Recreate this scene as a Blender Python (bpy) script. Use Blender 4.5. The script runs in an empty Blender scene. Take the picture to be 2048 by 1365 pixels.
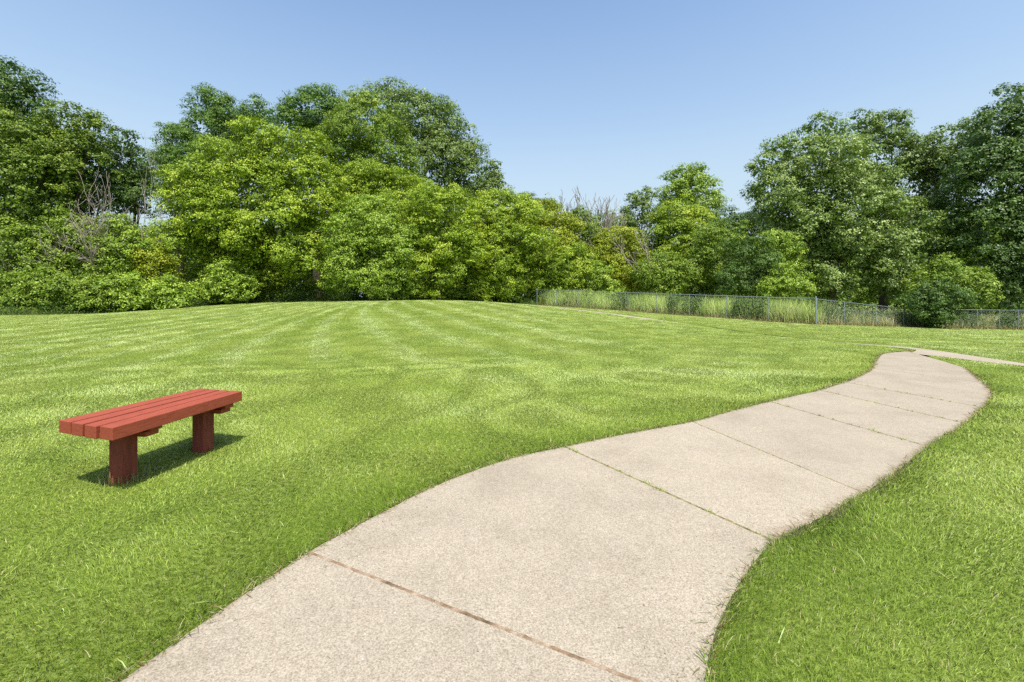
import bpy, math, random
import numpy as np
from mathutils import Vector

SEED = 7
rng = np.random.default_rng(SEED)
random.seed(SEED)
S = bpy.context.scene
COL = S.collection
F = 910.0            # focal length in pixels of the 2048-wide photograph
HZ = 600.0           # row of the horizon
EYE = 1.27           # height of the camera above the path

# ------------------------------------------------------------------ helpers
def lin(r, g, b):
    f = lambda c: (c / 255 / 12.92) if c / 255 <= .04045 else ((c / 255 + .055) / 1.055) ** 2.4
    return (f(r), f(g), f(b))

def tag(o, label=None, cat=None, group=None, kind=None):
    if label: o['label'] = label
    if cat: o['category'] = cat
    if group: o['group'] = group
    if kind: o['kind'] = kind
    return o

def empty(name, loc=(0, 0, 0), rz=0.0):
    o = bpy.data.objects.new(name, None)
    COL.objects.link(o)
    o.location = loc
    o.rotation_euler = (0, 0, rz)
    o.empty_display_size = .3
    return o

def link(name, me, mat=None, parent=None):
    o = bpy.data.objects.new(name, me)
    COL.objects.link(o)
    if mat is not None and not me.materials:
        me.materials.append(mat)
    if parent is not None:
        o.parent = parent
    return o

def np_mesh(name, verts, sizes, loops, cols=None, smooth=False):
    """verts (N,3); sizes = vertices per face; loops = flat vertex indices."""
    me = bpy.data.meshes.new(name)
    verts = np.ascontiguousarray(verts, np.float32)
    sizes = np.ascontiguousarray(sizes, np.int32)
    loops = np.ascontiguousarray(loops, np.int32)
    me.vertices.add(len(verts))
    me.vertices.foreach_set('co', verts.ravel())
    me.loops.add(len(loops))
    me.loops.foreach_set('vertex_index', loops)
    me.polygons.add(len(sizes))
    st = np.zeros(len(sizes), np.int32)
    st[1:] = np.cumsum(sizes)[:-1]
    me.polygons.foreach_set('loop_start', st)
    if cols is not None:
        a = me.attributes.new('Col', 'FLOAT_COLOR', 'POINT')
        c = np.ones((len(verts), 4), np.float32)
        c[:, :3] = cols
        a.data.foreach_set('color', c.ravel())
    me.update(calc_edges=True)
    me.polygons.foreach_set('use_smooth', np.full(len(sizes), bool(smooth)))
    return me

class Wave:
    """cheap smooth 2-D/3-D noise: a sum of sines, about -1..1"""
    def __init__(s, seed, scale, n=9, dim=2):
        r = np.random.default_rng(seed)
        d = r.normal(size=(n, dim)); d /= np.linalg.norm(d, axis=1)[:, None]
        s.k = d * (2 * math.pi / (scale * r.uniform(.55, 1.8, n)))[:, None]
        s.p = r.uniform(0, 6.28, n); s.n = n
    def __call__(s, *xyz):
        v = 0
        for k, p in zip(s.k, s.p):
            v = v + np.sin(sum(k[i] * xyz[i] for i in range(len(xyz))) + p)
        return v / math.sqrt(s.n * .5) * .6

# ------------------------------------------------------------------ terrain
CP = np.array([
    # the level ground about the path
    *[(x, y, 0) for x in (-12, -7, -3, 1, 5, 9, 13) for y in (-6, -2, 2, 6)],
    (-20, 2, 0), (22, 2, -.05), (-9, 9, -.02), (-4, 9, -.03), (1, 9, .0), (5, 9.5, .03), (9.5, 10, 0),
    # the long rise to the mound
    (-16, 13, .1), (-11, 14, .16), (-6, 14.5, .22), (-1, 15, .22), (4, 15, .16), (7.5, 15, .06), (10.5, 14, 0),
    (-24, 20, .2), (-14, 21, .45), (-8, 22, .65), (-2, 22, .62), (4, 21, .38), (8, 18, .1), (11, 17, 0),
    (-28, 25, .27), (-21, 28, .66), (-13, 30, 1.0), (-7, 31, 1.17), (-1, 31, 1.02), (4, 29, .66), (8, 25, .26),
    (-30.4, 27, .32), (-27.2, 30, .37), (-23.4, 33, .74), (-20.7, 36, 1.0), (-13, 38, 1.2), (-7.6, 40, 1.27), (-2, 41, 1.1),
    (2.2, 40, .79), (5.3, 36.5, .6), (9.9, 31.2, .33), (13, 27.6, .14), (16.1, 24.1, -.05),
    (19, 26, -.19), (22.4, 28, -.36), (25.8, 30, -.54), (30, 30.4, -.66), (34.5, 31, -.77),
    (17, 16, -.06), (22, 20, -.2), (30, 22, -.45), (30, 12, -.2), (40, 25, -.7), (45, 10, -.3),
    (-40, 20, .1), (-45, 35, .35), (-30, 50, .8), (-8, 58, 1.2), (12, 50, .5), (30, 50, -.6), (55, 45, -.9),
    (-60, 60, .5), (60, 70, -.5), (0, 90, .8), (-60, -10, 0), (60, -10, 0)], float)

def tps_fit(P, lam=.02):
    n = len(P)
    d2 = ((P[:, None, :2] - P[None, :, :2]) ** 2).sum(2)
    K = np.where(d2 > 0, d2 * np.log(np.maximum(d2, 1e-12)) * .5, 0)
    A = np.zeros((n + 3, n + 3))
    A[:n, :n] = K + lam * np.eye(n)
    A[:n, n] = 1; A[:n, n + 1:] = P[:, :2]
    A[n, :n] = 1; A[n + 1:, :n] = P[:, :2].T
    b = np.zeros(n + 3); b[:n] = P[:, 2]
    return np.linalg.solve(A, b)
TW = tps_fit(CP)

GS = .25
_gx = np.arange(-70, 70.01, GS); _gy = np.arange(-12, 90.01, GS)
_X, _Y = np.meshgrid(_gx, _gy, indexing='ij')
def _tps(x, y):
    z = TW[-3] + TW[-2] * x + TW[-1] * y
    for (cx, cy, _), w in zip(CP, TW):
        d2 = (x - cx) ** 2 + (y - cy) ** 2
        z = z + w * np.where(d2 > 0, d2 * np.log(np.maximum(d2, 1e-12)) * .5, 0)
    return z
_bump = Wave(3, 5.0)
_G = _tps(_X, _Y) + .014 * _bump(_X, _Y) * np.clip((np.hypot(_X, _Y) - 3) / 6, 0, 1)
# a low swell of lawn where the mound begins, left of the middle
def _swell(x, y):
    yc = 8.2 + .18 * x + .35 * np.sin(x * .7)
    return .07 * np.exp(-((y - yc) / 1.1) ** 2) * np.clip((2.5 - x) / 4, 0, 1)
_G = _G + _swell(_X, _Y)

def bilerp(G, x, y):
    x = np.asarray(x, float); y = np.asarray(y, float)
    u = np.clip((x - _gx[0]) / GS, 0, len(_gx) - 1.001); v = np.clip((y - _gy[0]) / GS, 0, len(_gy) - 1.001)
    i = u.astype(int); j = v.astype(int); fu = u - i; fv = v - j
    return (G[i, j] * (1 - fu) * (1 - fv) + G[i + 1, j] * fu * (1 - fv) + G[i, j + 1] * (1 - fu) * fv + G[i + 1, j + 1] * fu * fv)
def base_ground(x, y): return bilerp(_G, x, y)

def at_ground(px, py):
    """where the sight line through a photograph pixel meets the ground"""
    dx = (px - 1024) / F; dz = -(py - HZ) / F
    t0 = .3; prev = None
    t = .5
    while t < 80:
        g = float(base_ground(dx * t, t)); z = EYE + dz * t
        if z <= g:
            a, b = t0, t
            for _ in range(30):
                m = .5 * (a + b)
                if EYE + dz * m <= float(base_ground(dx * m, m)): b = m
                else: a = m
            return (dx * b, b)
        t0 = t; t *= 1.02
    return (dx * t, t)

def P3(px, py, Y):
    return ((px - 1024) / F * Y, Y, EYE - (py - HZ) / F * Y)

# ------------------------------------------------------------------ the paths
Lpx = [(-100, 1620), (60, 1490), (240, 1362), (430, 1227), (618, 1103), (700, 1058), (790, 1011), (860, 976), (950, 940),
       (1040, 912), (1130, 893), (1250, 868), (1385, 843), (1460, 823), (1540, 803), (1600, 789), (1640, 780), (1690, 764),
       (1728, 748), (1745, 737), (1752, 720), (1762, 709), (1785, 705), (1825, 702)]
Rpx = [(1395, 1800), (1396, 1600), (1399, 1480), (1402, 1410), (1408, 1365), (1420, 1300), (1440, 1240), (1470, 1180), (1507, 1124),
       (1550, 1082), (1600, 1055), (1660, 1025), (1728, 985), (1800, 937), (1855, 892), (1900, 866), (1930, 846), (1966, 815),
       (1983, 796), (1981, 780), (1966, 765), (1945, 748), (1931, 736)]
def dense(pts, n=8):
    """Catmull-Rom through the points"""
    p = np.array(pts, float); out = []
    q = np.vstack([2 * p[0] - p[1], p, 2 * p[-1] - p[-2]])
    for i in range(1, len(q) - 2):
        for k in range(n):
            t = k / n
            out.append(.5 * (2 * q[i] + (q[i + 1] - q[i - 1]) * t + (2 * q[i - 1] - 5 * q[i] + 4 * q[i + 1] - q[i + 2]) * t * t
                             + (3 * q[i] - q[i - 1] - 3 * q[i + 1] + q[i + 2]) * t ** 3))
    out.append(q[-2])
    return np.array(out)
Lw = dense([(-1.55, -3.0), (-1.5, -.8)] + [at_ground(*p) for p in Lpx])
Rw = dense([(.0, -3.0), (.12, -.8)] + [at_ground(*p) for p in Rpx])

Bpx = [(2420, 782), (2200, 749), (2048, 727), (1960, 714), (1870, 701), (1790, 692), (1700, 683), (1600, 674), (1500, 663), (1330, 640),
       (1200, 625), (1112, 615)]
Bw = np.array([at_ground(*p) for p in Bpx])
Bw = dense([(10.9, -3), (10.8, 3)] + [tuple(p) for p in Bw] + [(.0, 35.6), (-4.0, 37.2)], 6)
_t = np.gradient(Bw, axis=0); _t /= np.linalg.norm(_t, axis=1)[:, None]
Bn = np.stack([-_t[:, 1], _t[:, 0]], 1)          # to the left, towards the lawn
Bwid = np.interp(Bw[:, 1], [0, 6.5, 8.6, 10.5, 11.5, 13, 21, 25, 50], [.45, .38, .38, 1.2, .42, .32, .42, .7, .8])
Bl = Bw + Bn * Bwid[:, None]

def inside(poly, x, y):
    r = np.zeros(np.shape(x), bool)
    n = len(poly)
    for i in range(n):
        x1, y1 = poly[i]; x2, y2 = poly[(i + 1) % n]
        if y1 == y2: continue
        c = (y1 > y) != (y2 > y)
        r ^= c & (x < (x2 - x1) * (y - y1) / (y2 - y1) + x1)
    return r
def edge_dist(line, x, y):
    d = np.full(np.shape(x), 1e9)
    for a, b in zip(line[:-1], line[1:]):
        ab = b - a; L2 = (ab ** 2).sum() + 1e-12
        t = np.clip(((x - a[0]) * ab[0] + (y - a[1]) * ab[1]) / L2, 0, 1)
        d = np.minimum(d, (x - a[0] - t * ab[0]) ** 2 + (y - a[1] - t * ab[1]) ** 2)
    return np.sqrt(d)
MAIN = np.vstack([Lw, Rw[::-1]])
BRANCH = np.vstack([Bw, Bl[::-1]])
# the branch path lies in a shallow cut through the lawn; the cut is part of the ground
Bc = .5 * (Bw + Bl)
_D = edge_dist(Bc[::3], _X, _Y)
_dip = np.interp(_Y, [0, 12.2, 13.5, 16, 20, 23, 25.5, 90], [0, 0, .05, .10, .11, .08, .0, 0])
_s = np.clip((.62 - _D) / .3, 0, 1)
_G = _G - _dip * _s * _s * (3 - 2 * _s)
ground = base_ground = lambda x, y: bilerp(_G, x, y)

# ------------------------------------------------------------------ materials
def newmat(name):
    m = bpy.data.materials.new(name); m.use_nodes = True
    nt = m.node_tree; nt.nodes.clear()
    out = nt.nodes.new('ShaderNodeOutputMaterial')
    return m, nt, out
def N(nt, t, **kw):
    n = nt.nodes.new(t)
    for k, v in kw.items():
        if k in n.inputs: n.inputs[k].default_value = v
        else: setattr(n, k, v)
    return n
def ramp(nt, fac, stops):
    r = nt.nodes.new('ShaderNodeValToRGB')
    el = r.color_ramp.elements
    while len(el) < len(stops): el.new(.5)
    for e, (p, c) in zip(el, stops):
        e.position = p; e.color = (*c[:3], 1)
    nt.links.new(fac, r.inputs[0])
    return r.outputs[0]
def noise(nt, scale, detail=3, rough=.55, vec=None, dist=0):
    n = nt.nodes.new('ShaderNodeTexNoise')
    n.inputs['Scale'].default_value = scale; n.inputs['Detail'].default_value = detail
    n.inputs['Roughness'].default_value = rough; n.inputs['Distortion'].default_value = dist
    if vec is not None: nt.links.new(vec, n.inputs['Vector'])
    return n.outputs['Fac']
def mix(nt, fac, a, b, mode='MIX'):
    m = nt.nodes.new('ShaderNodeMix'); m.data_type = 'RGBA'; m.blend_type = mode
    for sock, v in ((m.inputs[0], fac), (m.inputs[6], a), (m.inputs[7], b)):
        if hasattr(v, 'is_linked') or hasattr(v, 'links'): nt.links.new(v, sock)
        elif isinstance(v, (int, float)): sock.default_value = v
        else: sock.default_value = (*v[:3], 1)
    return m.outputs[2]

def leaf_material(name, trans=.3, gloss=.25, rough=.55, tint=(1.15, 1.15, .55), upright=0.0):
    m, nt, out = newmat(name)
    at = N(nt, 'ShaderNodeAttribute', attribute_name='Col')
    p = N(nt, 'ShaderNodeBsdfPrincipled')
    p.inputs['Roughness'].default_value = rough
    p.inputs['Specular IOR Level'].default_value = gloss
    nt.links.new(at.outputs['Color'], p.inputs['Base Color'])
    tr = N(nt, 'ShaderNodeBsdfTranslucent')
    if upright:      # thin round blades: their shading normal leans to the side the turf faces
        geo = N(nt, 'ShaderNodeNewGeometry')
        vm = N(nt, 'ShaderNodeMix', data_type='VECTOR'); vm.inputs[0].default_value = upright
        nt.links.new(geo.outputs['Normal'], vm.inputs[4]); vm.inputs[5].default_value = (0, 0, 1)
        vn = N(nt, 'ShaderNodeVectorMath', operation='NORMALIZE'); nt.links.new(vm.outputs[1], vn.inputs[0])
        nt.links.new(vn.outputs[0], p.inputs['Normal'])
    c = mix(nt, 1.0, at.outputs['Color'], tint, 'MULTIPLY')
    nt.links.new(c, tr.inputs['Color'])
    mx = N(nt, 'ShaderNodeMixShader'); mx.inputs[0].default_value = trans
    nt.links.new(p.outputs[0], mx.inputs[1]); nt.links.new(tr.outputs[0], mx.inputs[2])
    nt.links.new(mx.outputs[0], out.inputs[0])
    return m
M_LEAF = leaf_material('leaves', .16, .3, .5)
M_GLOSSLEAF = leaf_material('waxy_leaves', .17, .4, .48, (1.1, 1.15, .6))
M_GRASS = leaf_material('grass_blades', .2, .2, .5, (1.1, 1.15, .6), .55)
M_WEED = leaf_material('weed_blades', .3, .2, .5, (1.1, 1.1, .7), .35)

def simple_mat(name, stops, scale, rough=.8, bump=.0, bscale=None, spec=.3, stretch=None, metallic=0):
    m, nt, out = newmat(name)
    tc = N(nt, 'ShaderNodeTexCoord'); vec = tc.outputs['Object']
    if stretch:
        mp = N(nt, 'ShaderNodeMapping'); mp.inputs['Scale'].default_value = stretch
        nt.links.new(vec, mp.inputs[0]); vec = mp.outputs[0]
    f = noise(nt, scale, 5, .6, vec)
    p = N(nt, 'ShaderNodeBsdfPrincipled'); p.inputs['Roughness'].default_value = rough
    p.inputs['Specular IOR Level'].default_value = spec; p.inputs['Metallic'].default_value = metallic
    nt.links.new(ramp(nt, f, stops), p.inputs['Base Color'])
    if bump:
        b = N(nt, 'ShaderNodeBump'); b.inputs['Strength'].default_value = bump; b.inputs['Distance'].default_value = .01
        nt.links.new(noise(nt, bscale or scale * 3, 4, .6, vec), b.inputs['Height'])
        nt.links.new(b.outputs[0], p.inputs['Normal'])
    nt.links.new(p.outputs[0], out.inputs[0])
    return m
M_BARK = simple_mat('bark', [(.3, (.045, .034, .024)), (.7, (.14, .11, .08))], 6, .9, .6, 30, stretch=(4, 4, .7))
M_DEAD = simple_mat('weathered_dead_wood', [(.3, (.20, .165, .13)), (.7, (.42, .36, .30))], 5, .9, .3, 20)
M_GREYDEAD = simple_mat('grey_dead_twigs', [(.3, (.16, .145, .14)), (.7, (.33, .30, .28))], 5, .9)
M_STEEL = simple_mat('galvanised_steel', [(.3, (.24, .29, .32)), (.7, (.36, .41, .44))], 9, .42, 0, spec=.5, metallic=.55)
M_WIRE = simple_mat('galvanised_wire', [(.3, (.30, .33, .33)), (.7, (.45, .48, .47))], 9, .5, 0, spec=.5, metallic=.3)

def soil_mat():
    m, nt, out = newmat('lawn_soil')
    tc = N(nt, 'ShaderNodeTexCoord'); vec = tc.outputs['Object']
    a = noise(nt, 34, 4, .65, vec); b = noise(nt, .55, 4, .6, vec, .4)
    fine = ramp(nt, a, [(.32, (.06, .085, .012)), (.5, (.16, .21, .035)), (.72, (.28, .34, .10))])
    big = ramp(nt, b, [(.35, (.75, .85, .6)), (.65, (1.15, 1.1, 1.05))])
    p = N(nt, 'ShaderNodeBsdfPrincipled'); p.inputs['Roughness'].default_value = .95; p.inputs['Specular IOR Level'].default_value = .1
    nt.links.new(mix(nt, 1.0, fine, big, 'MULTIPLY'), p.inputs['Base Color'])
    bp = N(nt, 'ShaderNodeBump'); bp.inputs['Strength'].default_value = .9; bp.inputs['Distance'].default_value = .04
    nt.links.new(a, bp.inputs['Height']); nt.links.new(bp.outputs[0], p.inputs['Normal'])
    nt.links.new(p.outputs[0], out.inputs[0])
    return m
M_SOIL = soil_mat()

def concrete_mat():
    m, nt, out = newmat('worn_concrete')
    tc = N(nt, 'ShaderNodeTexCoord'); vec = tc.outputs['Object']
    L = nt.links
    at = N(nt, 'ShaderNodeAttribute', attribute_name='Col')       # r: dirt near edges, g: slab tone
    sep = N(nt, 'ShaderNodeSeparateColor'); L.new(at.outputs['Color'], sep.inputs[0])
    grain = noise(nt, 150, 3, .7, vec)
    blot = noise(nt, 1.7, 5, .62, vec, .3)
    mid = noise(nt, 22, 4, .7, vec)
    c = ramp(nt, grain, [(.28, lin(116, 106, 90)), (.5, lin(159, 148, 129)), (.72, lin(188, 176, 157))])
    c = mix(nt, .8, c, ramp(nt, blot, [(.28, (.80, .79, .77)), (.52, (.98, .98, .98)), (.68, (1.05, 1.05, 1.04))]), 'MULTIPLY')
    c = mix(nt, .55, c, ramp(nt, mid, [(.3, (.82, .80, .78)), (.6, (1.03, 1.03, 1.03))]), 'MULTIPLY')
    # exposed dark and rusty pebbles
    v = N(nt, 'ShaderNodeTexVoronoi'); v.inputs['Scale'].default_value = 34; L.new(vec, v.inputs['Vector'])
    spot = ramp(nt, v.outputs['Distance'], [(.09, (1, 1, 1)), (.16, (0, 0, 0))])
    sc = N(nt, 'ShaderNodeSeparateColor'); L.new(v.outputs['Color'], sc.inputs[0])
    pick = ramp(nt, sc.outputs[0], [(.70, (0, 0, 0)), (.74, (.75, .75, .75))])
    tone = ramp(nt, sc.outputs[1], [(.0, (.10, .085, .07)), (.55, (.20, .16, .12)), (.7, (.40, .19, .07)), (.85, (.60, .54, .46)), (1, (.64, .59, .52))])
    c = mix(nt, mix(nt, 1.0, spot, pick, 'MULTIPLY'), c, tone)
    # soil washed on to the edges, rough outline from noise
    n2 = noise(nt, 5, 6, .72, vec)
    ad = N(nt, 'ShaderNodeMath', operation='MULTIPLY'); L.new(sep.outputs[0], ad.inputs[0]); ad.inputs[1].default_value = 1.0
    sb = N(nt, 'ShaderNodeMath', operation='ADD'); L.new(ad.outputs[0], sb.inputs[0]); L.new(n2, sb.inputs[1])
    dirt = ramp(nt, sb.outputs[0], [(.84, (0, 0, 0)), (1.25, (.55, .55, .55))])
    c = mix(nt, dirt, c, ramp(nt, noise(nt, 60, 4, .7, vec), [(.35, (.13, .085, .05)), (.65, (.34, .25, .17))]))
    hv = N(nt, 'ShaderNodeHueSaturation'); L.new(c, hv.inputs['Color']); L.new(sep.outputs[1], hv.inputs['Value'])
    p = N(nt, 'ShaderNodeBsdfPrincipled'); p.inputs['Roughness'].default_value = .9; p.inputs['Specular IOR Level'].default_value = .2
    L.new(hv.outputs[0], p.inputs['Base Color'])
    bp = N(nt, 'ShaderNodeBump'); bp.inputs['Strength'].default_value = .45; bp.inputs['Distance'].default_value = .004
    L.new(grain, bp.inputs['Height']); L.new(bp.outputs[0], p.inputs['Normal'])
    L.new(p.outputs[0], out.inputs[0])
    return m
M_CONC = concrete_mat()
M_JOINT_RUST = simple_mat('rusty_joint_sediment', [(.3, (.08, .055, .03)), (.5, (.24, .155, .09)), (.7, (.42, .33, .24))], 14, .95, .8, 90)
M_JOINT_MOSS = simple_mat('mossy_joint_fill', [(.35, (.09, .085, .03)), (.55, (.22, .185, .07)), (.7, (.36, .29, .15))], 22, .95, .8, 90)

def paint_mat():
    m, nt, out = newmat('red_brown_paint')
    L = nt.links
    tc = N(nt, 'ShaderNodeTexCoord'); vec = tc.outputs['Object']
    mp = N(nt, 'ShaderNodeMapping'); mp.inputs['Scale'].default_value = (9, 1, 9); L.new(vec, mp.inputs[0])
    g = noise(nt, 9, 6, .65, mp.outputs[0], .3)
    c = ramp(nt, g, [(.28, (.215, .042, .021)), (.5, (.30, .060, .029)), (.75, (.35, .078, .041))])
    st = noise(nt, 3.5, 5, .7, vec)
    c = mix(nt, ramp(nt, st, [(.60, (0, 0, 0)), (.72, (.45, .45, .45))]), c, (.16, .03, .018))
    # the far end has weathered to a mossy brown
    sx = N(nt, 'ShaderNodeSeparateXYZ'); L.new(vec, sx.inputs[0])
    ad = N(nt, 'ShaderNodeMath', operation='MULTIPLY_ADD'); L.new(st, ad.inputs[0]); ad.inputs[1].default_value = .35; L.new(sx.outputs[1], ad.inputs[2])
    c = mix(nt, ramp(nt, ad.outputs[0], [(.69, (0, 0, 0)), (.80, (.6, .6, .6))]), c, (.17, .085, .03))
    p = N(nt, 'ShaderNodeBsdfPrincipled'); p.inputs['Roughness'].default_value = .62; p.inputs['Specular IOR Level'].default_value = .35
    L.new(c, p.inputs['Base Color'])
    b = N(nt, 'ShaderNodeBump'); b.inputs['Strength'].default_value = .35; b.inputs['Distance'].default_value = .004
    L.new(g, b.inputs['Height']); L.new(b.outputs[0], p.inputs['Normal'])
    L.new(p.outputs[0], out.inputs[0])
    return m
M_PAINT = paint_mat()
M_LEGPAINT = simple_mat('dull_red_brown_paint', [(.3, (.14, .034, .020)), (.55, (.21, .046, .027)), (.75, (.26, .066, .04))], 12, .75, .5, 40, stretch=(2, 2, .5))
M_RAW = simple_mat('bare_orange_wood', [(.3, (.45, .13, .05)), (.7, (.75, .36, .18))], 30, .8, .6, 80, stretch=(3, 3, .5))

# ------------------------------------------------------------------ ground sheet
def build_ground():
    # one sheet from behind the camera to far behind the woods: 0.25 m cells near the path, wider far off
    xs = np.unique(np.concatenate([np.arange(-8, 14, .2), np.arange(-70, 70.1, 1.0), np.linspace(-600, 600, 41)]))
    ys = np.unique(np.concatenate([np.arange(-3, 24, .2), np.arange(-12, 90.1, 1.0), np.linspace(-400, 900, 41)]))
    X, Y = np.meshgrid(xs, ys, indexing='ij')
    Z = ground(X, Y)
    x, y = X.ravel(), Y.ravel()
    low = inside(MAIN, x, y) | inside(BRANCH, x, y)
    Z = Z - (low.reshape(X.shape) * .07)
    nx, ny = X.shape
    idx = np.arange(nx * ny).reshape(nx, ny)
    q = np.stack([idx[:-1, :-1], idx[1:, :-1], idx[1:, 1:], idx[:-1, 1:]], -1).reshape(-1, 4)
    me = np_mesh('lawn_ground', np.stack([x, y, Z.ravel()], 1), np.full(len(q), 4), q.ravel(), smooth=True)
    o = link('lawn', me, M_SOIL)
    tag(o, kind='structure')
build_ground()

# ------------------------------------------------------------------ path slabs
def resample(line, a, b, n):
    """points of a polyline between the vertices nearest to a and b"""
    ia = int(np.argmin(((line - a) ** 2).sum(1))); ib = int(np.argmin(((line - b) ** 2).sum(1)))
    seg = line[ia:ib + 1].copy(); seg[0] = a; seg[-1] = b
    s = np.concatenate([[0], np.cumsum(np.linalg.norm(np.diff(seg, axis=0), axis=1))])
    u = np.linspace(0, s[-1], n)
    return np.stack([np.interp(u, s, seg[:, 0]), np.interp(u, s, seg[:, 1])], 1)

JPX = [((618, 1103), (1402, 1410)), ((1130, 893), (1550, 1082)), ((1385, 843), (1728, 985)), ((1540, 803), (1855, 892)),
       ((1640, 780), (1930, 846)), ((1690, 764), (1966, 815)), ((1745, 737), (1966, 765))]
def build_path():
    J = [(Lw[0], Rw[0])] + [(np.array(at_ground(*a)), np.array(at_ground(*b))) for a, b in JPX] + [(Lw[-3], Rw[-1])]
    V, SZ, LP, C = [], [], [], []
    off = 0
    tones = [.97, 1.0, 1.04, .99, .985, .97, .96, .95]
    gaps = [0, .008, .008, .005, .007, .007, .006, .004, 0]
    wob = Wave(12, .35, dim=2)
    for k in range(len(J) - 1):
        nu, nv = 46, 26
        L = resample(Lw, J[k][0], J[k + 1][0], nu); R = resample(Rw, J[k][1], J[k + 1][1], nu)
        t = np.linspace(0, 1, nv)[None, :, None]
        g = L[:, None] * (1 - t) + R[:, None] * t                   # nu x nv x 2
        # pull the ends back to leave the joint open
        d0 = g[1] - g[0]; d0 /= np.linalg.norm(d0, axis=1)[:, None]
        d1 = g[-2] - g[-1]; d1 /= np.linalg.norm(d1, axis=1)[:, None]
        g[0] += d0 * gaps[k]; g[-1] += d1 * gaps[k + 1]
        z = ground(g[..., 0], g[..., 1]) - .004
        # distance from the edges drives the dirt
        wid = np.linalg.norm(R - L, axis=1)[:, None]
        tt = np.linspace(0, 1, nv)[None, :]
        e = np.minimum(tt, 1 - tt) * wid
        right = (tt > .5)
        dirt = np.exp(-e / np.where(right, .14, .055)) * np.where(right, .55 if k >= 2 else (.30 if k == 1 else .15), .40)
        nn = nu * nv
        idx = np.arange(nn).reshape(nu, nv) + off
        V.append(np.concatenate([g.reshape(-1, 2), z.reshape(-1, 1)], 1))
        C.append(np.stack([dirt.ravel(), np.full(nn, tones[k]), np.zeros(nn)], 1))
        q = np.stack([idx[:-1, :-1], idx[:-1, 1:], idx[1:, 1:], idx[1:, :-1]], -1).reshape(-1, 4)
        LP.append(q.ravel()); SZ.append(np.full(len(q), 4))
        off += nn
        # the slab's sides
        rim = np.concatenate([idx[0, :-1], idx[:-1, -1], idx[-1, :0:-1], idx[:0:-1, 0]]) - (off - nn)
        rv = V[-1][rim].copy(); low = rv.copy(); low[:, 2] -= .07
        V.append(np.concatenate([rv, low])); m = len(rim)
        C.append(np.tile([[.5, .8, 0]], (2 * m, 1)))
        a = np.arange(m) + off; b = np.roll(np.arange(m), -1) + off
        q = np.stack([a, a + m, b + m, b], 1)
        LP.append(q.ravel()); SZ.append(np.full(m, 4)); off += 2 * m
    me = np_mesh('path', np.concatenate(V), np.concatenate(SZ), np.concatenate(LP), np.concatenate(C))
    tag(link('path', me, M_CONC), kind='structure')
    # what has washed into the joints: a strip a little below the surface
    for nm, ks, mt, w in (('path_joint_sediment', (1,), M_JOINT_RUST, .010), ('path_joint_moss', (2, 3, 4, 5, 6, 7), M_JOINT_MOSS, .011)):
        V, LP, off = [], [], 0
        for k in ks:
            a, b = J[k]
            n = 90
            t = np.linspace(0.0, 1, n)[:, None]
            c = a * (1 - t) + b * t
            d = (b - a) / np.linalg.norm(b - a); nr = np.array([-d[1], d[0]])
            ww = w * (1 + .0 * t)
            for s in (-1, 1): V.append(np.concatenate([c + nr * s * ww, (ground(c[:, 0], c[:, 1]) - .0055 + .003 * (rng.random(n) ** 2))[:, None]], 1))
            i = np.arange(n - 1) + off
            LP.append(np.stack([i, i + 1, i + n + 1, i + n], 1).ravel()); off += 2 * n
        lp = np.concatenate(LP)
        tag(link(nm, np_mesh(nm, np.concatenate(V), np.full(len(lp) // 4, 4), lp), mt), kind='structure')
    # the branch path
    nv = 7
    t = np.linspace(0, 1, nv)[None, :, None]
    g = Bw[:, None] * (1 - t) + Bl[:, None] * t
    z = ground(g[..., 0], g[..., 1]) - .001
    nu = len(Bw); idx = np.arange(nu * nv).reshape(nu, nv)
    q = np.stack([idx[:-1, :-1], idx[1:, :-1], idx[1:, 1:], idx[:-1, 1:]], -1).reshape(-1, 4)
    cc = np.tile([[.12, 1.02, 0]], (nu * nv, 1))
    me = np_mesh('branch_path', np.concatenate([g.reshape(-1, 2), z.reshape(-1, 1)], 1), np.full(len(q), 4), q.ravel(), cc)
    tag(link('branch_path', me, M_CONC), kind='structure')
    # dark strip painting in the turf edge's shade, far side of the branch path
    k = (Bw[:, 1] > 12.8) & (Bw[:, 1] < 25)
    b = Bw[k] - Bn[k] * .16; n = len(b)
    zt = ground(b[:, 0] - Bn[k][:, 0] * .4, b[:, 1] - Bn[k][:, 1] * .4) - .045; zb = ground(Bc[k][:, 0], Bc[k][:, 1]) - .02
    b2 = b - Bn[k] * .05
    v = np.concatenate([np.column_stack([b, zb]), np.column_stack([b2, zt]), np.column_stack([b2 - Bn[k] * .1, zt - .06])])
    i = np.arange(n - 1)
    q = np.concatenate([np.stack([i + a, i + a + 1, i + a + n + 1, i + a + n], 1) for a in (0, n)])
    tag(link('bank_shade_strip', np_mesh('bank_shade_strip', v, np.full(len(q), 4), q.ravel()), M_BANK_SHADE), kind='structure')
    return J
M_BANK_SHADE = simple_mat('bank_shade_green', [(.35, (.05, .07, .012)), (.65, (.10, .13, .025))], 12, .95, .6, 60)  # edge shade put into the colour
JW = build_path()

# ------------------------------------------------------------------ grass
W1, W2, W3, W4 = Wave(21, 1.1), Wave(22, 3.2), Wave(23, .35), Wave(24, 9.0)
WA, WB = Wave(25, 1.6), Wave(26, 4.0)
BENCH_C = np.array([-2.7, 3.5])
SHADOWLESS = None

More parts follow.
